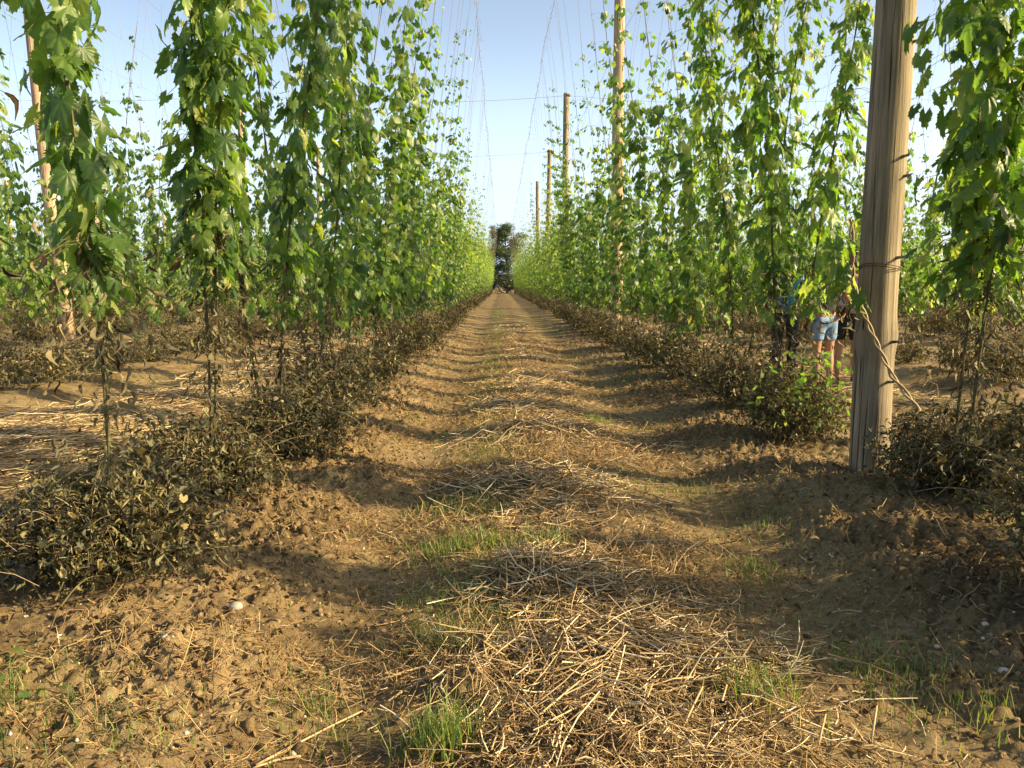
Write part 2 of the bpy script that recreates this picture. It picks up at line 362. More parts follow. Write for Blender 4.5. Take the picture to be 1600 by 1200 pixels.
def bine_withered(mb, ax, z0, z1, n, rng, spread=.13, size=.07, lod=0, tw=None):
    nc = max(1, n // 7); z = rng.uniform(z0, z1, nc)[rng.integers(0, nc, n)] + rng.normal(0, .03, n); c = ax(z); az = rng.uniform(0, 6.28, n); rr = spread * rng.uniform(.06, 1, n) ** 1.5
    P = c + np.stack([np.cos(az) * rr, np.sin(az) * rr, -.3 * rr], -1)
    dr = rng.uniform(.6, 1.55, n)
    tip = np.stack([np.cos(az) * np.cos(dr), np.sin(az) * np.cos(dr), -np.sin(dr)], -1)
    nr = rng.normal(0, 1, (n, 3))
    scatter(mb, CURL if lod == 0 else CURL_LO, P, tip, nr, size * rng.uniform(.5, 1.3, n), rng)
    if tw is not None and n:
        v, f = tubes(np.stack([c, (c + P) / 2 + [0, 0, .025], P], 1), np.full((n, 3), .0013), 3); tw.add(v, f)
def bine_stem(mb, ax, z1, rng, r=.0062, lod=0):
    z = np.linspace(-.05, z1, 40 if lod == 0 else 8); n = 2 if lod == 0 else 1
    for k in range(n):
        c = ax(z); a = z * 9 + k * np.pi
        c = c + (r * .9 if n > 1 else 0) * np.stack([np.cos(a), np.sin(a), 0 * a], -1)
        v, f = tubes(c[None], (r * (1 - .6 * z / z1))[None], 5 if lod == 0 else 3); mb.add(v, f)
def twine_mb(ax, rng, z0=0.0, lod=0):
    mb = MB(); z = np.linspace(z0, WIRE, 60 if lod == 0 else 6)
    c = ax(z); c[:, 2] = z
    v, f = tubes(c[None], np.full((1, len(z)), .0022 if lod == 0 else .0034), 4 if lod == 0 else 3); mb.add(v, f)
    n = 26 if lod == 0 else 0                     # dried tendrils left on the twine
    if n:
        zz = rng.uniform(3.0, WIRE - .3, n); b = ax(zz); b[:, 2] = zz
        d = rng.normal(0, .035, (n, 3)); m = b + d * .6 + np.array([0, 0, -.02])
        v, f = tubes(np.stack([b, m, b + d], 1), np.full((n, 3), .0016), 3); mb.add(v, f)
    return mb
def bush(mb, tw, rng, n, rx=.48, ry=.55, hz=.55, size=.035, lod=0, cx=0.0):
    if lod == 0: n = int(n * 1.5)
    """basal shoots: arching twigs carrying many small wilted leaves"""
    ns = max(14, n // 34)
    az = rng.uniform(0, 6.28, ns); L = rng.uniform(.25, 1.0, ns) ** .6
    ex = np.cos(az) * L * rx; ey = np.sin(az) * L * ry
    top = hz * rng.uniform(.30, 1.0, ns) ** 1.0 * np.where(rng.random(ns) < .12, 1.35, 1) * np.sqrt(np.clip(1.12 - L ** 2, .05, 1))
    t = np.linspace(0, 1, 7)
    px = cx + ex[:, None] * t ** .9 + rng.normal(0, .02, (ns, 7)); py = ey[:, None] * t ** .9 + rng.normal(0, .02, (ns, 7))
    pz = top[:, None] * np.sin(np.clip(t * rng.uniform(1.3, 2.2, (ns, 1)), 0, 3)) + rng.normal(0, .012, (ns, 7))
    pz = np.maximum(pz, .02) + .06
    P = np.stack([px, py, pz], -1)
    if lod == 0:      # long bare shoots arching out of the bush
        q = 30; a_ = rng.uniform(0, 6.28, q); L_ = rng.uniform(.5, 1.25, q); tq = np.linspace(0, 1, 9); cu = rng.normal(0, .5, (q, 1))
        an = a_[:, None] + cu * tq; hq = rng.uniform(.2, .75, (q, 1)) * hz * 1.3
        Q = np.stack([cx + np.cos(an) * L_[:, None] * rx * tq, np.sin(an) * L_[:, None] * ry * tq, .05 + hq * np.sin(tq * rng.uniform(1.6, 2.9, (q, 1)))], -1)
        v, f = tubes(Q, np.broadcast_to(.0026 * (1 - .6 * tq), (q, 9)), 3); tw.add(v, f)
    v, f = tubes(P, np.broadcast_to(.0035 * (1 - .7 * t), (ns, 7)), 3); tw.add(v, f)
    si = rng.integers(0, ns, n); tt = rng.uniform(.12, 1, n) ** .8 * 5.999; i0 = tt.astype(int); fr = (tt - i0)[:, None]
    pos = P[si, i0] * (1 - fr) + P[si, i0 + 1] * fr + rng.normal(0, .045, (n, 3))
    pos[:, 2] = np.maximum(pos[:, 2], .03)
    a2 = rng.uniform(0, 6.28, n); dr = rng.uniform(-.5, 1.4, n)
    tip = np.stack([np.cos(a2) * np.cos(dr), np.sin(a2) * np.cos(dr), -np.sin(dr)], -1)
    nr = rng.normal(0, .8, (n, 3)) + np.array([0, 0, .9])
    sz = size * rng.uniform(.5, 1.5, n)
    h = n // 7
    scatter(mb, CURL if lod == 0 else CURL_LO, pos[h:], tip[h:], nr[h:], sz[h:], rng)
    scatter(mb, MD if lod == 0 else LO, pos[:h], tip[:h], nr[:h], sz[:h] * 1.1, rng)

# ------------------------------------------------------------------ hop plants
def build_plant(root, rng, bines, lod, bn, bkw=None, wn=240):
    """bines: list of dict(lean, ly, z0, zd, z1, width, big, dens)"""
    bkw = bkw or {}
    for b in bines:
        ax = bine_axis(rng, b['lean'], b.get('ly', 0))
        fo = MB(); pt = MB()
        bine_foliage(fo, ax, b['z0'], b['zd'], b['z1'], rng, lod, b.get('width', .22), b.get('big', .125), b.get('dens', 1), pt if lod < 2 else None)
        obj('foliage', fo, M['leaf'], root)
        st = MB(); bine_stem(st, ax, b['z1'], rng, lod=lod)
        if pt.v: st.add(np.concatenate(pt.v), [np.concatenate(pt.l).reshape(-1, 4)])
        obj('twine', twine_mb(ax, rng, lod=lod), M['twine'], root)
        wi = MB(); bine_withered(wi, ax, b.get('w0', .40), b['z0'] + .35, b.get('wn', wn), rng, spread=.30, size=.062, lod=lod, tw=st if lod == 0 else None)
        obj('withered_leaves', wi, M['dead'], root); obj('stem', st, M['stem'], root)
    bu = MB(); tw = MB(); bush(bu, tw, rng, bn, lod=min(lod, 1), **bkw)
    obj('basal_leaves', bu, M['bush'], root); obj('basal_shoots', tw, M['twig'], root)
def defbines(rng, hs=1.0, dens=1.0, big=.115):
    out = []
    for s in (-1, 1):
        zd = rng.uniform(3.1, 4.3) * hs
        out.append(dict(lean=s * VOFF / WIRE, z0=rng.uniform(.68, 1.0), zd=zd, z1=min(8.0, zd + rng.uniform(1.5, 3.0) * hs), width=rng.uniform(.17, .24), big=big, dens=dens, ly=rng.normal(0, .004)))
    return out
ROWL, ROWR = ROW0, ROW0 + PITCH
def gz(x, y): return float(ground_h(x, y))
# near plants, built one by one ------------------------------------------------
NEAR = []   # (x, y, bines, bush leaves, bush settings, label)
rn = np.random.default_rng(77)
def B(lean, z0, zd, z1, width=.24, big=.15, dens=1.0, **k): return dict(lean=lean, z0=z0, zd=zd, z1=z1, width=width, big=big, dens=dens, **k)
NEAR.append((ROWL - .24, 2.15, [B(.17, 1.78, 4.5, 7, .12, .14), ], 1500, dict(rx=.4), 'hop plant cut by the left edge of the photo, only large leaf tips showing'))
NEAR.append((ROWL + .03, 3.3, [B(-.025, 1.28, 4.6, 7, .125, .155, .85, wn=320)], 5200, dict(rx=.60, ry=.46, hz=.45), 'nearest whole hop plant left of the path, narrow dark column of big leaves'))
NEAR.append((ROWL - .02, 4.5, [B(.10, 1.30, 4.6, 7, .22, .155, 1.0, wn=260), B(.035, 1.5, 4.4, 7, .15, .14, .8)], 4200, dict(rx=.58, ry=.42, hz=.40), 'second hop plant left of the path, broad column of sunlit drooping leaves'))
NEAR.append((ROWL, 5.8, [B(.127, 1.15, 4.6, 7.2, .20, .14), B(-.127, 1.3, 3.9, 6.5, .15, .12, .8)], 4200, dict(rx=.60, ry=.50, hz=.52, cx=.14), 'third hop plant left of the path, above a bulging brown green bush'))
NEAR.append((ROWL, 7.1, [B(.127, 1.05, 4.6, 7.2, .22, .135), B(-.127, 1.2, 3.8, 6.5, .16, .115, .8)], 3600, dict(rx=.6, ry=.6, hz=.58, cx=.12), 'fourth hop plant left of the path, leaves hanging down to the withered stems'))
NEAR.append((ROWR, 2.85, [B(.05, 1.2, 4.2, 6, .22, .14, wn=500), B(-.10, 1.3, 4.2, 6, .22, .14, wn=500)], 4200, dict(rx=.6, ry=.75, hz=.75), 'hop plant just outside the right edge, thickened to shade the bare soil'))  # off-frame plant, withered leaves and bush thickened for the shade they cast
NEAR.append((ROWR + .20, 4.35, [B(-.01, 1.36, 4.6, 7, .30, .165, 1.2, wn=120), B(.10, 1.25, 4.6, 7, .30, .16, 1.2)], 5200, dict(rx=.56, ry=.55, hz=.52, cx=.08), 'nearest hop plant right of the path, big dark leaves beside the thick pole'))
NEAR.append((ROWR - .02, 6.35, [B(-.127, 1.15, 4.8, 7.2, .22, .145), B(.11, 1.2, 4.6, 7.0, .22, .135, 1.0)], 4200, dict(rx=.5, ry=.6, hz=.62), 'second hop plant right of the path, green shoots in its bush beside the pole'))
NEAR.append((ROWR, 7.75, [B(-.127, 1.1, 5.0, 7.4, .25, .13), B(.127, 1.1, 4.4, 7, .24, .12)], 3600, dict(rx=.5, ry=.6, hz=.6), 'third hop plant right of the path, tall leafy column in front of the people'))
ordn = {}
for i, (x, y, bs, bn, kw, lab) in enumerate(NEAR):
    t = thing('hop_plant', lab, 'hop plant', (x, y, gz(x, y) - .03), 0, 'hop plants in rows along the path')
    build_plant(t, np.random.default_rng(100 + i), bs, 0, bn, kw)

# variants for the middle distance (with parts) and the far distance (single meshes)
def copy_tree(root, loc, rz, sc):
    q = rg.uniform(.55, 1.15); bs = (q * rg.uniform(.85, 1.15), q * rg.uniform(.8, 1.1), q * rg.uniform(.8, 1.25))
    r = root.copy(); C.objects.link(r); r.location = loc; r.rotation_euler = (0, 0, rz); r.scale = sc
    for ch in list(root.children):
        c = ch.copy(); C.objects.link(c); c.parent = r
        if ch.name.startswith('basal'): c.scale = bs
    return r
MIDV = []; FARV = []
spots = []
for k in range(-12, 13):
    x = ROW0 + k * PITCH; 
    y = {0: 8.4, 1: 9.15}.get(k, None)
    step = 1.35
    if y is None: y = 1.5 * abs(x) * .9 + (k % 3) * .4
    while y < 128:
        px = 783 + 1200 * x / y
        if -70 < px < 1670 and not (k == 1 and abs(y - 17.5) < .3): spots.append((math.hypot(x, y), k, x, y))
        y += step
spots.sort()
NTH = 300 - len(NEAR)
things_, stuff_ = spots[:NTH], spots[NTH:]
print('spots', len(spots), 'last thing at', things_[-1][0])
rg = np.random.default_rng(9)
sides = {0: 'first row left of the path', 1: 'first row right of the path'}
names = ['second', 'third', 'fourth', 'fifth', 'sixth', 'seventh', 'eighth', 'ninth', 'tenth', 'eleventh', 'twelfth', 'thirteenth']
for k in range(2, 14): sides[k] = names[k - 2] + ' row right of the path'; sides[1 - k] = names[k - 2] + ' row left of the path'
cnt = {}
def far_mesh(rng, hs, nm):
    mb = MB()
    for b in defbines(rng, hs, .95, .12):
        ax = bine_axis(rng, b['lean'], b['ly'])
        bine_foliage(mb, ax, b['z0'], b['zd'], b['z1'], rng, 2, b['width'] * 1.1, b['big'])
        k0 = MB(); bine_stem(k0, ax, 5, rng, lod=2); mb.add(np.concatenate(k0.v), [np.concatenate(k0.l).reshape(-1, 4)], 1)
        t0 = twine_mb(ax, rng, lod=2); mb.add(np.concatenate(t0.v), [np.concatenate(t0.l).reshape(-1, 4)], 2)
        w0 = MB(); bine_withered(w0, ax, .3, 1.35, 75, rng, .32, .10, lod=2); mb.add(np.concatenate(w0.v), [np.concatenate(w0.l).reshape(-1, 4)], 3)
    b0, b1 = MB(), MB(); bush(b0, b1, rng, 650, rx=.5, ry=.72, hz=.62, size=.07, lod=1)
    off = 0
    for V, L, N in zip(b0.v, b0.l, b0.n): pass
    mb_merge(mb, b0, 4)
    return mb
def mb_merge(dst, src, m=None):
    base = dst.k
    for v in src.v: dst.v.append(v); dst.k += len(v)
    for l, n, mm in zip(src.l, src.n, src.m):
        dst.l.append(l + base); dst.n.append(n); dst.m.append(mm if m is None else np.full_like(mm, m))
for i in range(7):
    r = np.random.default_rng(300 + i)
    hs = 1.0 if i < 4 else .8
    MIDV.append(((1.12, .98, .90, 1.02)[i] if i < 4 else .85, r, i))
FARMATS = [M['leaf_far'], M['stem'], M['twine'], M['dead'], M['bush']]
far_mb = [far_mesh(np.random.default_rng(400 + i), (1.05, .9, .98, .84, .8, .76)[i], 'f') for i in range(6)]
far_me = [m.mesh('hop_plant', FARMATS) for m in far_mb]
mid_roots = {}
for d, k, x, y in things_:
    inner = k in (0, 1)
    n = cnt[k] = cnt.get(k, len([q for q in NEAR if abs(q[0] - x) < .5 and q[1] > 3]) ) + 1
    if inner and n <= 10:
        nth = ['first', 'second', 'third', 'fourth', 'fifth', 'sixth', 'seventh', 'eighth', 'ninth', 'tenth'][n - 1]
        lab = f'{nth} hop plant back from the camera in the {sides[k]}'
    elif inner: lab = f'hop plant in the {sides[k]}, beyond the tenth one'
    elif d < 22: lab = f'hop plant in the near stretch of the {sides[k]}'
    else: lab = f'hop plant in the far stretch of the {sides[k]}'
    grp = 'hop plants in the ' + sides[k]
    loc = (x + rg.normal(0, .05), y + rg.normal(0, .12), gz(x, y) - .03)
    rz = (math.pi if rg.random() < .5 else 0) + rg.normal(0, .06); s = rg.uniform(.95, 1.06); sc = (s, s, rg.uniform(.97, 1.03))
    if d < 27:
        v = int(rg.integers(0, 4)) if inner else int(rg.integers(3, 7))
        if v not in mid_roots:
            t = thing('hop_plant', lab, 'hop plant', loc, rz, grp); hs, r, i = MIDV[v]
            build_plant(t, r, defbines(r, hs, 1.0, .125), 1, 2300, dict(rx=.56, ry=.72, hz=.55, size=.05), wn=190); mid_roots[v] = t; t.scale = sc
        else:
            t = copy_tree(mid_roots[v], loc, rz, sc); tag(t, lab, 'hop plant', grp)
    else:
        t = link('hop_plant', far_me[int(rg.integers(0, 3)) if inner else int(rg.integers(3, 6))]); t.location = loc; t.rotation_euler = (0, 0, rz); t.scale = sc
        tag(t, lab, 'hop plant', grp)
# the rest of the field as one mass, plus unseen plants added for shade
allmb = MB()
shade_plants = [(99, 1, ROWR, yy) for yy in (-4.6, -3.2, -1.8, -.5)]  # unseen off-frame plants, added and spaced to throw shade across the path
shade_plants += [(99, 2, ROW0 + 2 * PITCH, yy) for yy in (-5.2, -3.8, -2.4, -1.2, 1.55, 2.15, 2.8, 3.4, 5.75, 6.9, 7.9)]
for d, k, x, y in stuff_ + shade_plants:
    v = int(rg.integers(0, 3)) if k in (0, 1) else int(rg.integers(3, 6))
    src = far_mb[v]; V = np.concatenate(src.v); L = np.concatenate(src.l); N = np.concatenate(src.n); Mi = np.concatenate(src.m)
    # drop stems and most bush leaves from distant rows
    a = math.pi if rg.random() < .5 else 0
    Vx = V * np.array([math.cos(a), math.cos(a), rg.uniform(.96, 1.04)]) + np.array([x, y, gz(x, y) - .03])
    st = np.concatenate([[0], np.cumsum(N)[:-1]])
    keep_rate = .5 if d > 75 and d != 99 else 1.0
    allmb.v.append(Vx); allmb.l.append(L + allmb.k); allmb.n.append(N); allmb.m.append(Mi); allmb.k += len(V)
o = obj('hop_field', allmb, FARMATS); tag(o, 'distant hop plants merging into one green mass of rows, with unseen ones added for shade', 'hop field', kind='stuff')

# ------------------------------------------------------------------ poles
def pix(px, py, z=0.0):
    """ground point under a photo pixel (used only to read positions off the photo)"""
    a, b = (px - 800) / 1200, (600 - py) / 1200
    p = R(7.3); fy = math.cos(p) + b * math.sin(p); fz = -math.sin(p) + b * math.cos(p)
    yw = R(0.8); x = a * math.cos(yw) + fy * math.sin(yw); y = -a * math.sin(yw) + fy * math.cos(yw)
    t = (z - CAMZ) / fz
    return x * t, y * t
def pole_shaft(rng, r0, r1, H, seg=28, nz=90, swell=()):
    z = np.linspace(-.4, H, nz); th = np.arange(seg) * 2 * np.pi / seg
    Zg, Tg = np.meshgrid(z, th, indexing='ij')
    rr = r0 + (r1 - r0) * np.clip(Zg, 0, H) / H
    s = rng.uniform(0, 50)
    rr = rr * (1 + .05 * vnoise(Zg * .8 + s, np.cos(Tg) * 1.2 + s) + .03 * vnoise(Zg * 2.2 + s, np.sin(Tg) * 2 + s)) + .004 * vnoise(Tg * 6 + s, Zg * .9)
    for (zs, ts, amp, w) in swell:
        d = (Tg - ts + np.pi) % (2 * np.pi) - np.pi
        rr = rr + amp * np.exp(-((Zg - zs) / w) ** 2 - (d / .7) ** 2)
    bx = .03 * np.sin(Zg * .5 + s); by = .03 * np.cos(Zg * .43 + s)
    bx -= .03 * math.sin(s); by -= .03 * math.cos(s)
    V = np.stack([bx + rr * np.cos(Tg), by + rr * np.sin(Tg), Zg], -1).reshape(-1, 3)
    i = np.arange(nz * seg).reshape(nz, seg); a = i[:-1]; b = i[1:]
    F = np.stack([a, np.roll(a, -1, 1), np.roll(b, -1, 1), b], -1).reshape(-1, 4)
    mb = MB(); mb.add(V, [F, i[-1:].copy()])
    return mb
def trellis_pole(x, y, r0, r1, H, label, mats, seed, near=False, tilt=(0, 0), group=None):
    rng = np.random.default_rng(seed)
    t = thing('trellis_pole', label, 'pole', (x, y, gz(x, y)), 0, group); t.rotation_euler = (tilt[1], tilt[0], 0)
    sw = [(.92, -.2, .016, .10), (0.88, 3.3, .014, .10), (2.6, .2, .01, .2)] if near else []
    obj('shaft', pole_shaft(rng, r0, r1, H, 40 if near else 16, 240 if near else 40, sw), mats, t)
    cap = MB(); a = np.array([[0, -r1 * 1.2, H + .02], [0, r1 * 1.2, H + .02]]); a = a + [[-.06, 0, 0], [-.06, 0, 0]]
    v, f = tubes(np.array([[[0, 0, H - .12], [0, 0, H - .06]]]), np.array([[r1 * 1.12, r1 * 1.12]]), 14); cap.add(v, f); obj('wire_band', cap, M['rust'], t)
    if near:
        for (z, an, L) in ((1.42, -1.0, .05), (1.93, -.75, .035), (.88, -1.1, .045), (.62, -1.25, .05), (2.05, -1.0, .03), (2.75, -.5, .04), (2.85, -.55, .035)):
            sb = MB(); rr = r0 + (r1 - r0) * z / H; c, s_ = math.cos(an), math.sin(an)
            P = np.array([[[c * (rr - .02), s_ * (rr - .02), z], [c * (rr + L * .6), s_ * (rr + L * .6), z + .006], [c * (rr + L), s_ * (rr + L), z + .016]]])
            v, f = tubes(P, np.array([[.011, .008, .004]]), 7, True); sb.add(v, f); obj('branch_stub', sb, mats, t)
        wr = MB(); th = np.linspace(0, 2 * np.pi, 40)
        for zz, rr in ((1.36, r0 * .975), (1.375, r0 * .99)):
            v, f = tubes(np.stack([(rr + .004) * np.cos(th) - .006, (rr + .004) * np.sin(th), zz + .012 * np.sin(th * 2)], -1)[None], np.full((1, 40), .003), 5); wr.add(v, f)
        obj('tie_wire', wr, M['rust'], t)
    return t
PY0, PSTEP = 5.62, 12.75
PX = ROWR + .17
trellis_pole(PX - .145, 5.03, .125, .108, 8.75, 'thick weathered grey brown wooden pole at the near right edge of the path', M['pole'], 3, True)
lab = {1: 'pinkish tall pole rising behind the first leafy columns right of the path', 2: 'dark topped pole, second past the thick pole right of the path', 3: 'thin pale pole, third past the thick pole right of the path', 4: 'short looking far pole, fourth past the thick pole right of the path'}
for n in range(1, 5):
    y = PY0 + n * PSTEP - (.6 if n < 2 else 0)
    trellis_pole(PX + .02, y, .15, .11, 8.75, lab.get(n, 'tiny far pole at the vanishing end of the row right of the path'), M['pole_pink'] if n == 1 else M['pole'], 30 + n, tilt=(R(.3 * math.sin(n * 2.3)), 0), group='trellis poles in the row right of the path')
for k in (-2, -5, -8):
    for n in range(0, 8):
        x = ROW0 + k * PITCH + .1; y = PY0 + n * PSTEP - (.4 if k == -2 else 0)
        if not (-30 < 783 + 1200 * x / y < 1630): continue
        l = 'tall pinkish brown pole leaning slightly at the far left among the vines' if (k == -2 and n == 1) else ('slim brown trellis pole half hidden in the %s' % sides[k])
        trellis_pole(x, y, .16, .12, 8.75, l, M['pole_pink'], 60 + n - k * 9, tilt=(R(-2.3 if k == -2 and n == 1 else .2), 0), group='trellis poles in the ' + sides[k])
for k in (4, 7):
    for n in range(1, 8):
        x = ROW0 + k * PITCH + .1; y = PY0 + n * PSTEP
        if not (-30 < 783 + 1200 * x / y < 1630): continue
        trellis_pole(x, y, .15, .11, 8.75, 'slim brown trellis pole half hidden in the %s' % sides[k], M['pole_pink'], 160 + n + k * 9, group='trellis poles in the ' + sides[k])

# ------------------------------------------------------------------ trellis wires
for n in range(1, 7):
    y = PY0 + n * PSTEP; m = MB(); xs = []
    x = np.linspace(-50, 40, 181); fr = ((x - PX) / (3 * PITCH)) % 1.0
    z = WIRE + .06 - .28 * 4 * fr * (1 - fr)
    v, f = tubes(np.stack([x, np.full_like(x, y), z], -1)[None], np.full((1, len(x)), .006 if n < 4 else .003), 4); m.add(v, f)
    tag(obj('cross_wire', m, M['wire']), ['', 'nearest sagging wire strung across the rows between pole tops', 'second sagging wire strung across the path at pole top height', 'third sagging wire strung across the path, just above the white sky', 'far cross wire low over the path end', 'far cross wire low over the path end', 'far cross wire low over the path end'][n], 'wire', 'wires strung across the rows')
for k in range(-5, 6):
    for s in (-1, 1):
        rngw = np.random.default_rng(900 + k * 3 + s)
        x0 = ROW0 + k * PITCH + s * VOFF; y = np.linspace(-4, 125, 1300 if k in (0, 1) else 200)
        m = MB(); x = x0 + .03 * np.sin(y * .7) + rngw.normal(0, .008, len(y)); z = WIRE - .05 + .03 * np.sin(y * 1.1) + rngw.normal(0, .008, len(y))
        v, f = tubes(np.stack([x, y, z], -1)[None], np.full((1, len(y)), .006), 4); m.add(v, f)
        inner = (k == 0 and s == 1) or (k == 1 and s == -1)
        if inner:       # old knots and twine ends left hanging on the wire
            N = 240; yy = rngw.uniform(3, 60, N); a = np.stack([np.full(N, x0), yy, np.full(N, WIRE - .05)], -1); d = rngw.normal(0, .05, (N, 3)); d[:, 2] = -rngw.uniform(.02, .14, N)
            v, f = tubes(np.stack([a, a + d * .5 + rngw.normal(0, .01, (N, 3)), a + d], 1), np.full((N, 3), .004), 3); m.add(v, f)
        side = 'left' if s < 0 else 'right'
        l = ('overhead wire along the left edge of the path, knotted with old twine' if k == 0 else 'overhead wire along the right edge of the path, knotted with old twine') if inner else f'overhead wire over the {side} side of the {sides[k]}'
        tag(obj('row_wire', m, M['wire']), l, 'wire', 'overhead wires running along the rows')

# ------------------------------------------------------------------ ground litter
rs = np.random.default_rng(21)
def fibres(N, x, y, L, r, rng, lift, mb, k=3, arch=.4, kink=.0, up=0.12, mat_=0):
    a = rng.uniform(0, 2 * np.pi, N); t = np.linspace(-.5, .5, 4)
    cv = rng.normal(0, arch, N)
    dx = np.cos(a)[:, None] * t * L[:, None] - np.sin(a)[:, None] * (t ** 2 - .1) * (cv * L)[:, None]
    dy = np.sin(a)[:, None] * t * L[:, None] + np.cos(a)[:, None] * (t ** 2 - .1) * (cv * L)[:, None]
    pit = np.clip(rng.normal(0, up, N), -1.0, 1.0)
    px = x[:, None] + dx; py = y[:, None] + dy
    g0 = ground_h(px.ravel(), py.ravel()).reshape(px.shape)
    pz = np.maximum(g0, g0.mean(1, keepdims=True)) + lift[:, None] + (t * L[:, None]) * np.tan(pit)[:, None] + .25 * L[:, None] * np.abs(np.tan(pit))[:, None]
    P = np.stack([px, py, pz], -1)
    R_ = r[:, None] * np.array([1, 1, .95, .8])
    v, f = tubes(P, R_, k); mb.add(v, f, mat_)
def logy(rng, a, b, N): return a * (b / a) ** rng.random(N)
def clumpy(x, y, s=1.0): return np.clip((vnoise(x * 1.1 * s + 31, y * 1.9 * s + 7) + .5) * 1.6 - .35, 0, 1)
st = MB(); N = 15000
y = logy(rs, 1.5, 26, N); x = .42 + rs.normal(0, .33, N) + .1 * vnoise(y * .6, y * 0)
kp = rs.random(N) < (.02 + 1.0 * clumpy(x, y) ** 2.4); x, y = x[kp], y[kp]; n = len(x)
fibres(n, x, y, rs.uniform(.04, .24, n), rs.uniform(.0011, .0027, n) * (1 + y / 14), rs, .004 + .05 * clumpy(x, y) * rs.random(n), st, up=.13)
# piled heaps of straw in the strip
for (hx, hy, sx, sy, hh, n) in ((.42, 2.55, .42, .20, .08, 620), (.30, 2.2, .30, .2, .05, 120), (.20, 3.3, .2, .2, .05, 350), (.25, 4.9, .40, .25, .09, 520), (.45, 6.6, .5, .3, .05, 500), (.3, 8.4, .45, .4, .05, 420), (.45, 10.5, .4, .5, .05, 350), (.5, 3.6, .4, .3, .03, 150)):
    x = hx + rs.normal(0, sx * .8, n); y = hy + rs.normal(0, sy, n); fall = np.exp(-((x - hx) / sx) ** 2 * .5 - ((y - hy) / sy) ** 2 * .5)
    fibres(n, x, y, rs.uniform(.08, .36, n), rs.uniform(.0012, .0030, n) * (1 + hy / 14), rs, .004 + hh * fall * rs.random(n), st, up=.20, arch=.7)
# straw in the neighbouring alleys
for k in (-1, -2, 1, 2):
    cx = ROW0 + PITCH / 2 + k * PITCH; N = 6000; y = logy(rs, 4, 34, N); x = cx + rs.normal(0, .5, N)
    kp = rs.random(N) < .1 + 1.3 * clumpy(x, y, .6); x, y = x[kp], y[kp]; n = len(x)
    fibres(n, x, y, rs.uniform(.1, .4, n), rs.uniform(.0015, .003, n) * (1 + y / 12), rs, .005 + .07 * clumpy(x, y, .6) * rs.random(n), st, up=.12)
for (hx, hy, n) in ((-3.9, 6.4, 1500), (-4.1, 7.4, 700)):
    x = hx + rs.normal(0, .55, n); y = hy + rs.normal(0, .35, n)
    fibres(n, x, y, rs.uniform(.15, .5, n), rs.uniform(.0015, .0035, n) * 1.3, rs, .01 + .10 * rs.random(n), st, up=.1)
N = 16000; y = logy(rs, 1.6, 12, N); x = .42 + rs.normal(0, .42, N); kp = rs.random(N) < .1 + clumpy(x, y); x, y = x[kp], y[kp]; n = len(x)
fibres(n, x, y, rs.uniform(.008, .045, n), rs.uniform(.0010, .0026, n) * (1 + y / 14), rs, .003 + .015 * rs.random(n), st, up=.25)
tag(obj('straw', st, M['straw']), 'dry pale straw strewn along the middle of the paths', 'straw', kind='stuff')
th_ = MB(); N = 60000
y = logy(rs, 1.5, 20, N); x = np.where(rs.random(N) < .65, .35 + rs.normal(0, .55, N), rs.uniform(-1.6, 2.4, N))
kp = rs.random(N) < (.12 + .9 * clumpy(x * 1.3 + 5, y * 1.2)); x, y = x[kp], y[kp]; n = len(x)
fibres(n, x, y, rs.uniform(.02, .10, n), rs.uniform(.0006, .0014, n) * (1 + y / 7), rs, .002 + .02 * rs.random(n), th_, up=.45, arch=.8)
tag(obj('dead_grass', th_, M['thatch']), 'matted brown dead grass on the soil of the path', 'dead grass', kind='stuff')

stalks = [((400, 1196), (566, 1114), 'long pale straw stalk lying on bare soil at the bottom edge'), ((592, 1070), (745, 1034), 'straight yellow straw stalk lying left of the straw heap'), ((606, 1107), (685, 1062), 'short pale straw stalk just below the straight yellow one'), ((470, 1178), (395, 1200), 'small straw piece at the very bottom left of centre')]
def stalk(P, r, label):
    m = MB(); v, f = tubes(np.array(P)[None], np.linspace(r, r * .7, len(P))[None], 8, True); m.add(v, f)
    t = np.array(P); o = obj('straw_stalk', m, M['straw']); tag(o, label, 'straw stalk', 'single straw stalks')
for a, b, l in stalks:
    p, q = pix(*a), pix(*b); P = []
    for t in np.linspace(0, 1, 8):
        X_ = p[0] + (q[0] - p[0]) * t; Y_ = p[1] + (q[1] - p[1]) * t + .012 * math.sin(t * 3); P.append((X_, Y_, gz(X_, Y_) + .012))
    zz = np.array([u[2] for u in P]); z2 = np.linspace(zz.max(), zz[-1:].max(), 8); P = [(u[0], u[1], max(u[2], .6 * u[2] + .4 * zz.max())) for u in P]
    stalk(P, .0042, l)
for a, b, h, l in (((1055, 1185), (1098, 1075), .10, 'upright straw stalk leaning on the right of the straw heap'), ((1085, 1095), (1122, 1022), .09, 'upper straw stalk poking up right of the straw heap'), ((1275, 1178), (1290, 1118), .09, 'bright stub of straw standing in the lit soil, bottom right'), ((1360, 1165), (1370, 1105), .10, 'second bright straw stub standing near the bottom right corner')):
    p = pix(*a); g1 = gz(*p)
    q = pix(b[0], b[1], h * .8 + g1); stalk([(p[0], p[1], g1 - .01), ((p[0] + q[0]) / 2, (p[1] + q[1]) / 2, g1 + h * .42), (q[0], q[1], g1 + h * .85)], .0042, l)

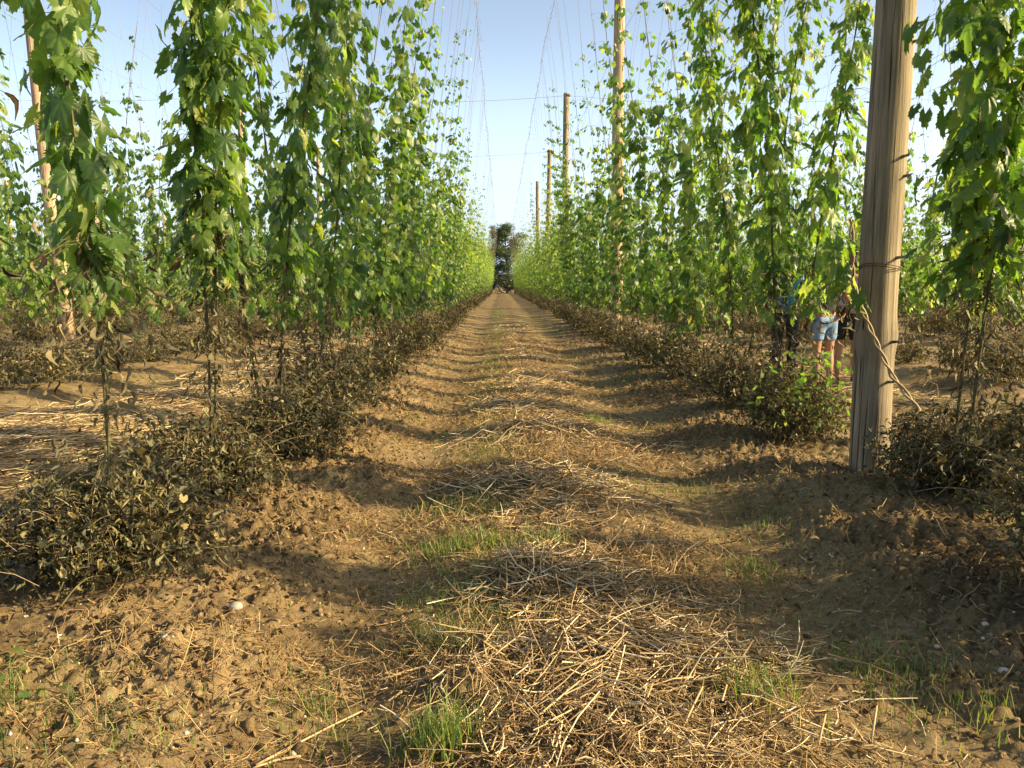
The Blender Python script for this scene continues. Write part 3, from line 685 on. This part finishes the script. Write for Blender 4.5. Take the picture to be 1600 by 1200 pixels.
# green grass ------------------------------------------------------------
gr = MB()
def blades(x, y, H, rng, w=.0018, lean=.5):
    n = len(x); a = rng.uniform(0, 6.28, n); t = np.array([0, .35, .7, 1.0]); ln = rng.uniform(.1, 1, n) * lean
    hx = np.cos(a)[:, None] * (H * ln)[:, None] * t ** 1.8; hy = np.sin(a)[:, None] * (H * ln)[:, None] * t ** 1.8
    z = ground_h(x, y)[:, None] - .005 + H[:, None] * t * (1 - .3 * ln[:, None] * t)
    P = np.stack([x[:, None] + hx, y[:, None] + hy, z], -1); W = (w * rng.uniform(.6, 1.3, n))[:, None] * np.array([1, .9, .6, .1])
    b = a + rng.uniform(.8, 2.2, n); sd_ = np.stack([np.cos(b), np.sin(b), np.zeros(n)], -1)
    v, f = ribbons(P, W, sd_); gr.add(v, f)
for (px, py, spread, n, H) in ((690, 1185, .055, 260, .17), (725, 860, .13, 700, .10), (700, 790, .14, 350, .07), (852, 868, .07, 160, .12), (745, 800, .12, 200, .06), (495, 1110, .05, 60, .10), (470, 1060, .05, 30, .08), (1185, 1100, .08, 200, .11), (1380, 1040, .16, 700, .05), (1170, 885, .09, 120, .09), (1110, 1090, .10, 150, .06), (1460, 1120, .12, 110, .055), (1540, 1130, .08, 60, .075), (690, 1010, .07, 160, .08), (700, 935, .12, 260, .06), (480, 1150, .07, 50, .08), (1000, 760, .25, 250, .05), (1090, 775, .2, 200, .04), (935, 660, .09, 120, .10), (60, 1180, .18, 200, .08), (20, 1130, .12, 90, .12), (230, 1180, .1, 40, .09), (560, 1150, .06, 30, .08), (1210, 820, .15, 150, .05)):
    cx, cy = pix(px, py); x = cx + rs.normal(0, spread, n); y = cy + rs.normal(0, spread * .8, n); blades(x, y, H * rs.uniform(.4, 1.15, n), rs, w=.0016 + .0001 * cy)
for (c, s_, N, H) in ((-.12, .16, 9000, .07), (1.35, .18, 4500, .05), (-.55, .25, 2500, .045), (.95, .3, 3500, .05), (-4.0, .6, 4500, .07), (-3.0, .3, 3000, .07), (-8.2, 1.0, 5000, .09), (4.6, .8, 4500, .08), (8.8, 1.0, 3000, .09)):
    y = logy(rs, max(2.6, abs(c) * 1.3), 42, N); x = c + rs.normal(0, s_, N)
    kp = rs.random(N) < np.clip(clumpy(x * 1.6 + 11, y * .8, 1) * 1.5 - .15, 0, 1) * (1 + (y > 12)); x, y = x[kp], y[kp]; n = len(x)
    y0 = y; blades(x, y0, H * rs.uniform(.4, 1.2, n) * (1 + y / 45), rs, w=.0015, lean=.7) if n else None
tag(obj('grass', gr, M['grass']), 'green grass tufts and blades growing through the path', 'grass', kind='stuff')

# crumbs, gravel, leaf litter ----------------------------------------------
def ico():
    p = (1 + 5 ** .5) / 2
    V = np.array([(-1, p, 0), (1, p, 0), (-1, -p, 0), (1, -p, 0), (0, -1, p), (0, 1, p), (0, -1, -p), (0, 1, -p), (p, 0, -1), (p, 0, 1), (-p, 0, -1), (-p, 0, 1)]) / 1.9
    F = np.array([(0, 11, 5), (0, 5, 1), (0, 1, 7), (0, 7, 10), (0, 10, 11), (1, 5, 9), (5, 11, 4), (11, 10, 2), (10, 7, 6), (7, 1, 8), (3, 9, 4), (3, 4, 2), (3, 2, 6), (3, 6, 8), (3, 8, 9), (4, 9, 5), (2, 4, 11), (6, 2, 10), (8, 6, 7), (9, 8, 1)])
    return V, F
IV, IF = ico()
def lumps(x, y, s, rng, mb, jit=.33, sink=.42):
    n = len(x); V = IV[None] * (1 + rng.normal(0, jit, (n, 12, 1))) * (s[:, None, None] * rng.uniform(.65, 1.25, (n, 1, 3)))
    a = rng.uniform(0, 6.28, n)[:, None]; vx = V[..., 0] * np.cos(a) - V[..., 1] * np.sin(a); vy = V[..., 0] * np.sin(a) + V[..., 1] * np.cos(a)
    V = np.stack([vx + x[:, None], vy + y[:, None], V[..., 2] + (ground_h(x, y) + s * (.5 - sink))[:, None]], -1)
    mb.add(V.reshape(-1, 3), [(IF[None] + (np.arange(n) * 12)[:, None, None]).reshape(-1, 3)])
def ico2():
    V = [tuple(v / np.linalg.norm(v)) for v in IV]; F = []; D = {}
    def mid(a, b):
        k = (min(a, b), max(a, b))
        if k not in D: m = np.array(V[a]) + np.array(V[b]); V.append(tuple(m / np.linalg.norm(m))); D[k] = len(V) - 1
        return D[k]
    for a, b, c in IF:
        x, y, z = mid(a, b), mid(b, c), mid(c, a); F += [(a, x, z), (x, b, y), (z, y, c), (x, y, z)]
    return np.array(V), np.array(F)
V2, F2 = ico2(); cl = MB(); n = 0; xs_, ys_ = [], []
for (hx, hy, r_, m_) in ((-1.07, 2.5, .2, 70), (-.75, 2.3, .14, 35), (-.96, 3.8, .25, 45), (-1.4, 2.7, .25, 35), (-.8, 5.2, .3, 40), (1.8, 5.2, .3, 40), (2.0, 3.8, .35, 60), (.05, 3.3, .15, 25), (-.1, 2.4, .15, 20), (1.5, 2.6, .4, 40), (-1.0, 6.8, .4, 40), (1.8, 7, .4, 40)):
    xs_.append(hx + rs.normal(0, r_, m_)); ys_.append(hy + rs.normal(0, r_ * .8, m_)); 
x = np.concatenate(xs_); y = np.concatenate(ys_); n = len(x); s_ = .006 + .020 * rs.random(n) ** 3.0
V = V2[None] * (1 + rs.normal(0, .17, (n, 42, 1))) * (s_[:, None, None] * rs.uniform(.7, 1.25, (n, 1, 3)))
V = V + np.stack([x, y, ground_h(x, y) - s_ * .1], -1)[:, None, :]
cl.add(V.reshape(-1, 3), [(F2[None] + (np.arange(n) * 42)[:, None, None]).reshape(-1, 3)])
tag(obj('soil_clods', cl, M['soil']), 'rounded crumbling clods of sandy soil beside the rows', 'soil clods', kind='stuff')
cr = MB(); N = 42000; y = logy(rs, 1.6, 11, N); side = rs.random(N)
x = np.where(side < .45, ROWL + .62 + rs.normal(0, .38, N), np.where(side < .8, ROWR - .62 + rs.normal(0, .38, N), rs.uniform(-2.5, 3, N)))
kp = rs.random(N) < .15 + .85 * clumpy(x * 1.2 + 2, y * .9 + 3); x, y = x[kp], y[kp]; n = len(x)
lumps(x, y, (.0025 + .010 * rs.random(n) ** 3.0) * (1 + .04 * y), rs, cr)
tag(obj('soil_crumbs', cr, M['crumb'], smooth=False), 'loose crumbs and clods of sandy brown soil', 'soil crumbs', kind='stuff')
pe = MB(); N = 1100; y = logy(rs, 1.6, 8, N); x = rs.uniform(-2.4, 2.8, N); lumps(x, y, .003 + .006 * rs.random(N) ** 3, rs, pe, .1, .2)
tag(obj('gravel', pe, M['pebble']), 'small pale pebbles scattered in the soil', 'gravel', kind='stuff')
for (px, py, s, l) in ((370, 982, .024, 'round pale pebble on the soil below the left bush'), (1567, 1065, .017, 'rounded pebble near the right edge of the shaded soil'), (1463, 1022, .010, 'small pebble in the shaded soil below the thick pole'), (1537, 1007, .012, 'small grey pebble right of the shaded grass tuft'), (262, 1065, .011, 'flat grey pebble in the lit clods at bottom left'), (716, 1072, .008, 'tiny pale pebble beside the straight straw stalk'), (1130, 740, .016, 'pale pebble on the smooth right wheel track')):
    x, y = pix(px, py); bmv = MB()
    th = np.linspace(0, np.pi, 13); ph = np.arange(18) * 2 * np.pi / 18; Tg, Pg = np.meshgrid(th, ph, indexing='ij')
    rr = s * (1 + .12 * vnoise(Tg * 1.5 + px, Pg * .8)); V = np.stack([rr * 1.15 * np.sin(Tg) * np.cos(Pg), rr * .95 * np.sin(Tg) * np.sin(Pg), rr * .75 * np.cos(Tg)], -1).reshape(-1, 3)
    i = np.arange(13 * 18).reshape(13, 18); F = np.stack([i[:-1], i[1:], np.roll(i[1:], -1, 1), np.roll(i[:-1], -1, 1)], -1).reshape(-1, 4)
    bmv.add(V, [F]); o = obj('pebble', bmv, M['pebble']); o.location = (x, y, gz(x, y) + s * .45); tag(o, l, 'pebble', 'pebbles lying on the soil')
li = MB(); N = 9000; y = logy(rs, 1.7, 24, N); x = np.where(rs.random(N) < .5, ROWL, ROWR) + rs.normal(0, .55, N); x = np.where(rs.random(N) < .25, x - PITCH, x)
P = np.stack([x, y, ground_h(x, y) + .012], -1); a = rs.uniform(0, 6.28, N)
tip = np.stack([np.cos(a), np.sin(a), rs.normal(0, .3, N)], -1); nr = rs.normal(0, .6, (N, 3)) + [0, 0, 1]
scatter(li, CURL, P, tip, nr, rs.uniform(.012, .05, N) * (1 + y / 30), rs)
tag(obj('leaf_litter', li, M['dead']), 'shrivelled brown leaves fallen on the soil below the rows', 'leaf litter', kind='stuff')

we = MB()
for (px, py, n, sp) in ((688, 682, 16, .06), (480, 705, 14, .07), (640, 660, 10, .06), (60, 590, 90, .3), (200, 600, 90, .3), (250, 560, 120, .5), (985, 600, 40, .15), (1560, 840, 26, .10), (1590, 860, 20, .08), (560, 780, 8, .05), (150, 560, 80, .4), (1120, 700, 20, .12), (740, 640, 22, .12), (930, 660, 20, .1), (60, 1150, 20, .12)):
    cx, cy = pix(px, py); x = cx + rs.normal(0, sp, n); y = cy + rs.normal(0, sp, n); az = rs.uniform(0, 6.28, n); dr = rs.uniform(-.5, .8, n)
    scatter(we, MD, np.stack([x, y, ground_h(x, y) + rs.uniform(.01, .09, n)], -1), np.stack([np.cos(az), np.sin(az), -np.sin(dr)], -1), rs.normal(0, .35, (n, 3)) + [0, 0, 1], rs.uniform(.02, .055, n), rs)
tag(obj('weeds', we, M['leaf']), 'small broad leaved green weeds low on the soil', 'weeds', kind='stuff')

# ------------------------------------------------------------------ dead bine on the pole, overhanging shoot, runners
R1 = [o for o in C.objects if o.get('label', '').startswith('nearest hop plant right')][0]
l0 = np.array(R1.location)
P = np.array([(2.70, 4.65, .52), (2.66, 4.72, .62), (2.57, 4.83, .78), (2.49, 4.86, .95), (2.42, 4.87, 1.10), (2.36, 4.88, 1.24), (2.30, 4.87, 1.38), (2.27, 4.83, 1.55), (2.24, 4.8, 1.75)])
tt = np.linspace(0, 8, 60); P[:, 0] -= .08
Pf = np.stack([np.interp(tt, np.arange(9), P[:, i]) for i in range(3)], -1)
m = MB()
for k in range(2):
    off = .011 * np.stack([np.cos(tt * 5 + k * 3.14), np.zeros(60), np.sin(tt * 5 + k * 3.14)], -1)
    v, f = tubes((Pf + off - l0)[None], np.full((1, 60), .008), 6); m.add(v, f)
obj('twisted_bine', m, M['twig'], R1)
def axo(z):
    z = np.asarray(z, float); t = np.clip((z - 1.2) / .5, 0, 1)
    return np.stack([2.20 - .22 * t, 4.87 - .12 * t, z], -1) - l0
m = MB(); bine_foliage(m, lambda z: axo(z), 1.30, 1.75, 2.0, np.random.default_rng(8), 0, .2, .145, .9); obj('foliage', m, M['leaf'], R1)
m = MB(); bine_withered(m, axo, 1.05, 1.35, 26, np.random.default_rng(9), .08, .07); obj('withered_leaves', m, M['dead'], R1)
R2 = [o for o in C.objects if o.get('label', '').startswith('second hop plant right')][0]
m = MB(); rr_ = np.random.default_rng(12); n = 260
x = rr_.normal(.05, .22, n); y_ = rr_.normal(-.25, .2, n); z = .25 + .55 * rr_.random(n); az = rr_.uniform(0, 6.28, n); dr = rr_.uniform(.2, 1.2, n)
scatter(m, MD, np.stack([x, y_, z], -1), np.stack([np.cos(az) * np.cos(dr), np.sin(az) * np.cos(dr), -np.sin(dr)], -1), rr_.normal(0, .3, (n, 3)) + [0, 0, 1], rr_.uniform(.03, .075, n), rr_)
o = obj('foliage', m, M['leaf'], R2); o['label'] = 'fresh green leaves among the withered basal bush'
L1 = [o for o in C.objects if o.get('label', '').startswith('nearest whole hop plant left')][0]
l1 = np.array(L1.location); m = MB(); rr_ = np.random.default_rng(14)
for (a, b, h) in (((60, 930), (110, 800), .10), ((80, 960), (10, 905), .06), ((90, 985), (165, 940), .05), ((40, 960), (130, 850), .12), ((70, 985), (50, 920), .05), ((100, 1005), (190, 950), .03)):
    p, q = pix(*a), pix(*b); t = np.linspace(0, 1, 12)
    P = np.stack([p[0] + (q[0] - p[0]) * t, p[1] + (q[1] - p[1]) * t * .6, .03 + ground_h(p[0], p[1]) + h * np.sin(t * 2.4) * 2], -1) - l1
    v, f = tubes(P[None], np.linspace(.004, .0018, 12)[None], 5); m.add(v, f)
o = obj('runner_shoots', m, M['stem'], L1)

# ------------------------------------------------------------------ trees beyond the field
M['bark'] = simple('tree_bark', [(.3, (.06, .05, .04)), (.7, (.14, .12, .10))], 9, .9, .6)
M['tree'] = leafmat('tree_leaf', [(0, (.030, .050, .022)), (.6, (.050, .080, .034)), (1, (.085, .11, .05))], (1.6, 1.9, .9), .3, bump=0)
def tree(x, y, H, Wd, seed, label):
    rng = np.random.default_rng(seed); t = thing('tree', label, 'tree', (x, y, gz(x, y)), 0, 'trees beyond the end of the field')
    tr = MB(); P = []
    z = np.linspace(-.2, H * .8, 10); v, f = tubes(np.stack([.3 * np.sin(z * .3 + seed), .3 * np.cos(z * .25), z], -1)[None], (H * .028 * (1 - .85 * z / z[-1]))[None], 10); tr.add(v, f)
    cl = []
    for i in range(60):
        hz = H * rng.uniform(.06, .95); az = rng.uniform(0, 6.28); L = Wd * .5 * rng.uniform(.45, 1.05) * math.sin(min(1, (1.08 - hz / H) * 1.9) * 1.57) ** .7
        s = np.linspace(0, 1, 5); b = np.stack([np.cos(az) * L * s, np.sin(az) * L * s, hz - .1 * H * (1 - s) + .06 * H * s ** 2], -1)
        v, f = tubes(b[None], (H * .009 * (1 - .8 * s))[None], 5); tr.add(v, f)
        for q in (1.0, .7, .45): cl.append((b[-1] * q + b[0] * (1 - q), rng.uniform(.5, 1.2) * H * .085))
    obj('trunk', tr, M['bark'], t)
    cp = np.array([c[0] for c in cl]); cs = np.array([c[1] for c in cl]); n = 20000; w_ = rng.integers(0, len(cl), n)
    u = rng.normal(0, 1, (n, 3)); u /= np.linalg.norm(u, axis=1, keepdims=True); P = cp[w_] + u * (cs[w_] * rng.uniform(.3, 1.1, n) ** .6)[:, None] * np.array([1, 1, .75])
    m = MB(); scatter(m, LO, P, rng.normal(0, 1, (n, 3)) + [0, 0, -.5], u + [0, 0, .4], rng.uniform(.16, .34, n), rng); obj('crown', m, M['tree'], t)
for a in ((.8, 133, 11.4, 9.0, 1, 'dark grey green tree closing the end of the path'), (-8.5, 136, 10.5, 9, 2, 'far tree left of the one closing the path, behind the hop rows'), (10.5, 137, 10.8, 9, 3, 'far tree right of the one closing the path, behind the hop rows'), (-3.0, 139, 9.0, 9, 4, 'lower far tree just behind the left side of the path end')):
    tree(*a)

# ------------------------------------------------------------------ people
M['skin'] = simple('skin', [(.3, (.33, .17, .10)), (.7, (.41, .22, .14))], 6, .5, .05)
M['blue'] = simple('turquoise_cloth', [(.3, (.03, .20, .34)), (.7, (.045, .27, .43))], 12, .8, .3)
M['black'] = simple('black_cloth', [(.3, (.012, .012, .014)), (.7, (.03, .03, .034))], 14, .8, .3)
M['navy'] = simple('dark_trouser_cloth', [(.3, (.014, .017, .028)), (.7, (.03, .034, .05))], 14, .8, .3)
M['denim'] = simple('faded_denim', [(.3, (.10, .17, .30)), (.55, (.17, .27, .43)), (.75, (.30, .42, .58))], 16, .85, .4)
M['white'] = simple('pale_grey_cloth', [(.3, (.34, .36, .40)), (.7, (.48, .50, .54))], 10, .85, .3)
M['hair_dark'] = simple('dark_hair', [(.3, (.025, .015, .01)), (.7, (.06, .04, .025))], 30, .5, .6)
M['hair_fair'] = simple('fair_hair', [(.3, (.20, .12, .05)), (.7, (.36, .24, .12))], 30, .5, .6)
M['shoe'] = simple('worn_shoe', [(.3, (.05, .05, .055)), (.7, (.12, .12, .13))], 20, .7, .3)
M['eye'] = simple('eye_white', [(.3, (.6, .6, .58)), (.7, (.7, .7, .68))], 5, .3, 0)
def skin_obj(name, pts, edges, rad, m, parent, sub=2, root=0):
    me = bpy.data.meshes.new(name); me.from_pydata([tuple(p) for p in pts], edges, []); me.update(); me.materials.append(m)
    o = link(name, me, parent); sk = o.modifiers.new('Skin', 'SKIN'); sk.use_smooth_shade = True
    if not me.skin_vertices: me.skin_vertices.new()
    for i, r_ in enumerate(rad):
        me.skin_vertices[0].data[i].radius = r_ if isinstance(r_, tuple) else (r_, r_)
        me.skin_vertices[0].data[i].use_root = (i == root)
    s = o.modifiers.new('Sub', 'SUBSURF'); s.levels = sub; s.render_levels = sub
    return o
def person(x, y, rz, H, label, top, legs, hair, arms, shorts, long_hair=False, hipw=1.0):
    """faces local -y; z up; arms: per side list of shoulder->elbow->wrist offsets"""
    t = thing('person', label, 'person', (x, y, gz(x, y) + .02), rz, None); k = H / 1.75
    P = []; E = []; Rd = []
    def add(p, r, par=None):
        P.append(tuple(c * k for c in p)); Rd.append(tuple(c * k for c in r) if isinstance(r, tuple) else r * k)
        if par is not None: E.append((par, len(P) - 1))
        return len(P) - 1
    pel = add((0, 0, .96), (.155 * hipw, .11)); wai = add((0, 0, 1.10), (.13, .095), pel); ch = add((0, .01, 1.28), (.155, .11), wai); up = add((0, .015, 1.42), (.13, .085), ch)
    nk = add((0, .01, 1.50), .052, up); n2 = add((0, 0, 1.55), .05, nk); hd = add((0, -.015, 1.63), (.072, .085), n2); h2 = add((0, -.005, 1.70), (.068, .08), hd)
    nose = add((0, -.105, 1.625), .012, hd)
    for s in (-1, 1):
        ear = add((s * .078, .0, 1.625), .014, hd)
    A = {}
    for s, (eo, wo_, hdir) in zip((-1, 1), arms):
        sh = add((s * .165, .01, 1.405), .055, up); el = add((s * .165 + eo[0], eo[1], 1.405 + eo[2]), .040, sh); mid = None
        wr = add((s * .165 + wo_[0], wo_[1], 1.405 + wo_[2]), .026, el)
        hv = np.array(hdir, float); hv /= np.linalg.norm(hv); w0 = np.array(P[wr]) / k
        pm = add(w0 + hv * .06, (.034, .020), wr); sidev = np.cross(hv, (0, 0, 1.)) if abs(hv[2]) < .9 else np.array([0, 1., 0]); sidev = sidev / np.linalg.norm(sidev)
        for q, L in zip((-1.5, -.5, .5, 1.5), (.062, .075, .08, .07)):
            a = add(w0 + hv * .09 + sidev * q * .017, .0095, pm); b = add(w0 + hv * (.09 + L * .6) + sidev * q * .019 + np.array([-s * .008, 0, 0]), .0085, a); add(w0 + hv * (.09 + L) + sidev * q * .019 + np.array([-s * .022, 0, 0]), .007, b)
        th1 = add(w0 + hv * .03 - sidev * .035, .011, wr); add(w0 + hv * .075 - sidev * .052, .0085, th1)
        A[s] = (sh, el, wr)
    for s in (-1, 1):
        hp = add((s * .09 * hipw, 0, .88), .088, pel); th = add((s * .098, -.005, .70), .078, hp); kn = add((s * .10, -.01, .49), .055, th); cf = add((s * .102, .012, .35), .056, kn); an = add((s * .105, .02, .09), .036, cf)
        he = add((s * .105, .045, .035), .032, an); add((s * .115, -.10, .03), .034, an)
    body = skin_obj('body', P, E, Rd, M['skin'], t)
    # head: face details
    fm = MB()
    for s in (-1, 1):
        v, f = tubes(np.array([[[s * .030 * k, -.088 * k, 1.645 * k], [s * .030 * k, -.094 * k, 1.645 * k]]]), np.array([[.011 * k, .008 * k]]), 10, True); fm.add(v, f)
    obj('eyes', fm, M['eye'], t)
    mm_ = MB(); v, f = tubes(np.array([[[-.022 * k, -.090 * k, 1.58 * k], [0, -.096 * k, 1.582 * k], [.022 * k, -.090 * k, 1.58 * k]]]), np.array([[.004 * k, .006 * k, .004 * k]]), 8, True); mm_.add(v, f); obj('mouth', mm_, M['skin'], t)
    # shirt
    Q = []; E2 = []; R2_ = []
    def ad2(p, r, par=None):
        Q.append(tuple(c * k for c in p)); R2_.append(tuple(c * k for c in r) if isinstance(r, tuple) else r * k)
        if par is not None: E2.append((par, len(Q) - 1))
        return len(Q) - 1
    a = ad2((0, 0, .93), (.172, .128)); b = ad2((0, 0, 1.10), (.152, .115), a); c = ad2((0, .01, 1.28), (.175, .128), b); d = ad2((0, .015, 1.42), (.145, .098), c); ad2((0, .012, 1.475), .07, d)
    for s in (-1, 1):
        sh, el, wr = A[s]; ps = np.array(P[sh]) / k; pe_ = np.array(P[el]) / k
        e = ad2(ps, .071, d); ad2(ps + (pe_ - ps) * .62, .060, e)
    skin_obj('shirt', Q, E2, R2_, M[top], t)
    # trousers or shorts
    Q = []; E2 = []; R2_ = []
    a = ad2((0, 0, 1.0), (.160 * hipw, .118)); b = ad2((0, 0, .92), (.172 * hipw, .128), a)
    for s in (-1, 1):
        h = ad2((s * .092 * hipw, 0, .84), .104, b); g_ = ad2((s * .10, -.004, .70), .095, h)
        if not shorts: q = ad2((s * .10, -.01, .49), .075, g_); r_ = ad2((s * .102, .01, .30), .070, q); ad2((s * .105, .02, .08), .060, r_)
        else: ad2((s * .102, -.006, shorts), .088, g_)
    skin_obj('shorts' if shorts else 'trousers', Q, E2, R2_, M[legs], t)
    # hair
    Q = []; E2 = []; R2_ = []
    a = ad2((0, .02, 1.68), (.083, .088)); b = ad2((0, .01, 1.735), (.070, .078), a); c = ad2((0, .045, 1.60), (.070, .055), a)
    if long_hair: d = ad2((0, .075, 1.50), (.06, .035), c); ad2((0, .095, 1.36), (.045, .025), d)
    skin_obj('hair', Q, E2, R2_, M[hair], t)
    for s in (-1, 1):
        sm = [(s * .105 * k, .06 * k, .035 * k), (s * .108 * k, -.02 * k, .04 * k), (s * .115 * k, -.13 * k, .03 * k)]
        skin_obj('shoe', sm, [(0, 1), (1, 2)], [(.042 * k, .042 * k), (.046 * k, .046 * k), (.040 * k, .034 * k)], M['shoe'], t, 2)
    return t
HANG = ((.05, .0, -.30), (.06, -.04, -.55), (0, -.1, -1))
def mir(a): return tuple((-v[0], v[1], v[2]) for v in a)
HIPP = ((.17, .06, -.26), (.03, .12, -.42), (-.7, .1, -.5))
def pxy(px, yy): return (px - 783) / 1200 * yy
person(pxy(1228, 10.6), 10.6, R(160), 1.74, 'person in a turquoise blue shirt and dark trousers, partly hidden by hop leaves', 'blue', 'navy', 'hair_dark', (mir(HANG), HANG), None)
person(pxy(1290, 9.9), 9.9, R(195), 1.68, 'person in a black top and denim shorts with one hand on the hip', 'black', 'denim', 'hair_fair', (mir(HIPP), HANG), .60, True, 1.05)
person(pxy(1327, 10.3), 10.3, R(150), 1.70, 'person in a pale shirt and black shorts half hidden behind the thick pole', 'white', 'black', 'hair_dark', (mir(HANG), HANG), .55)
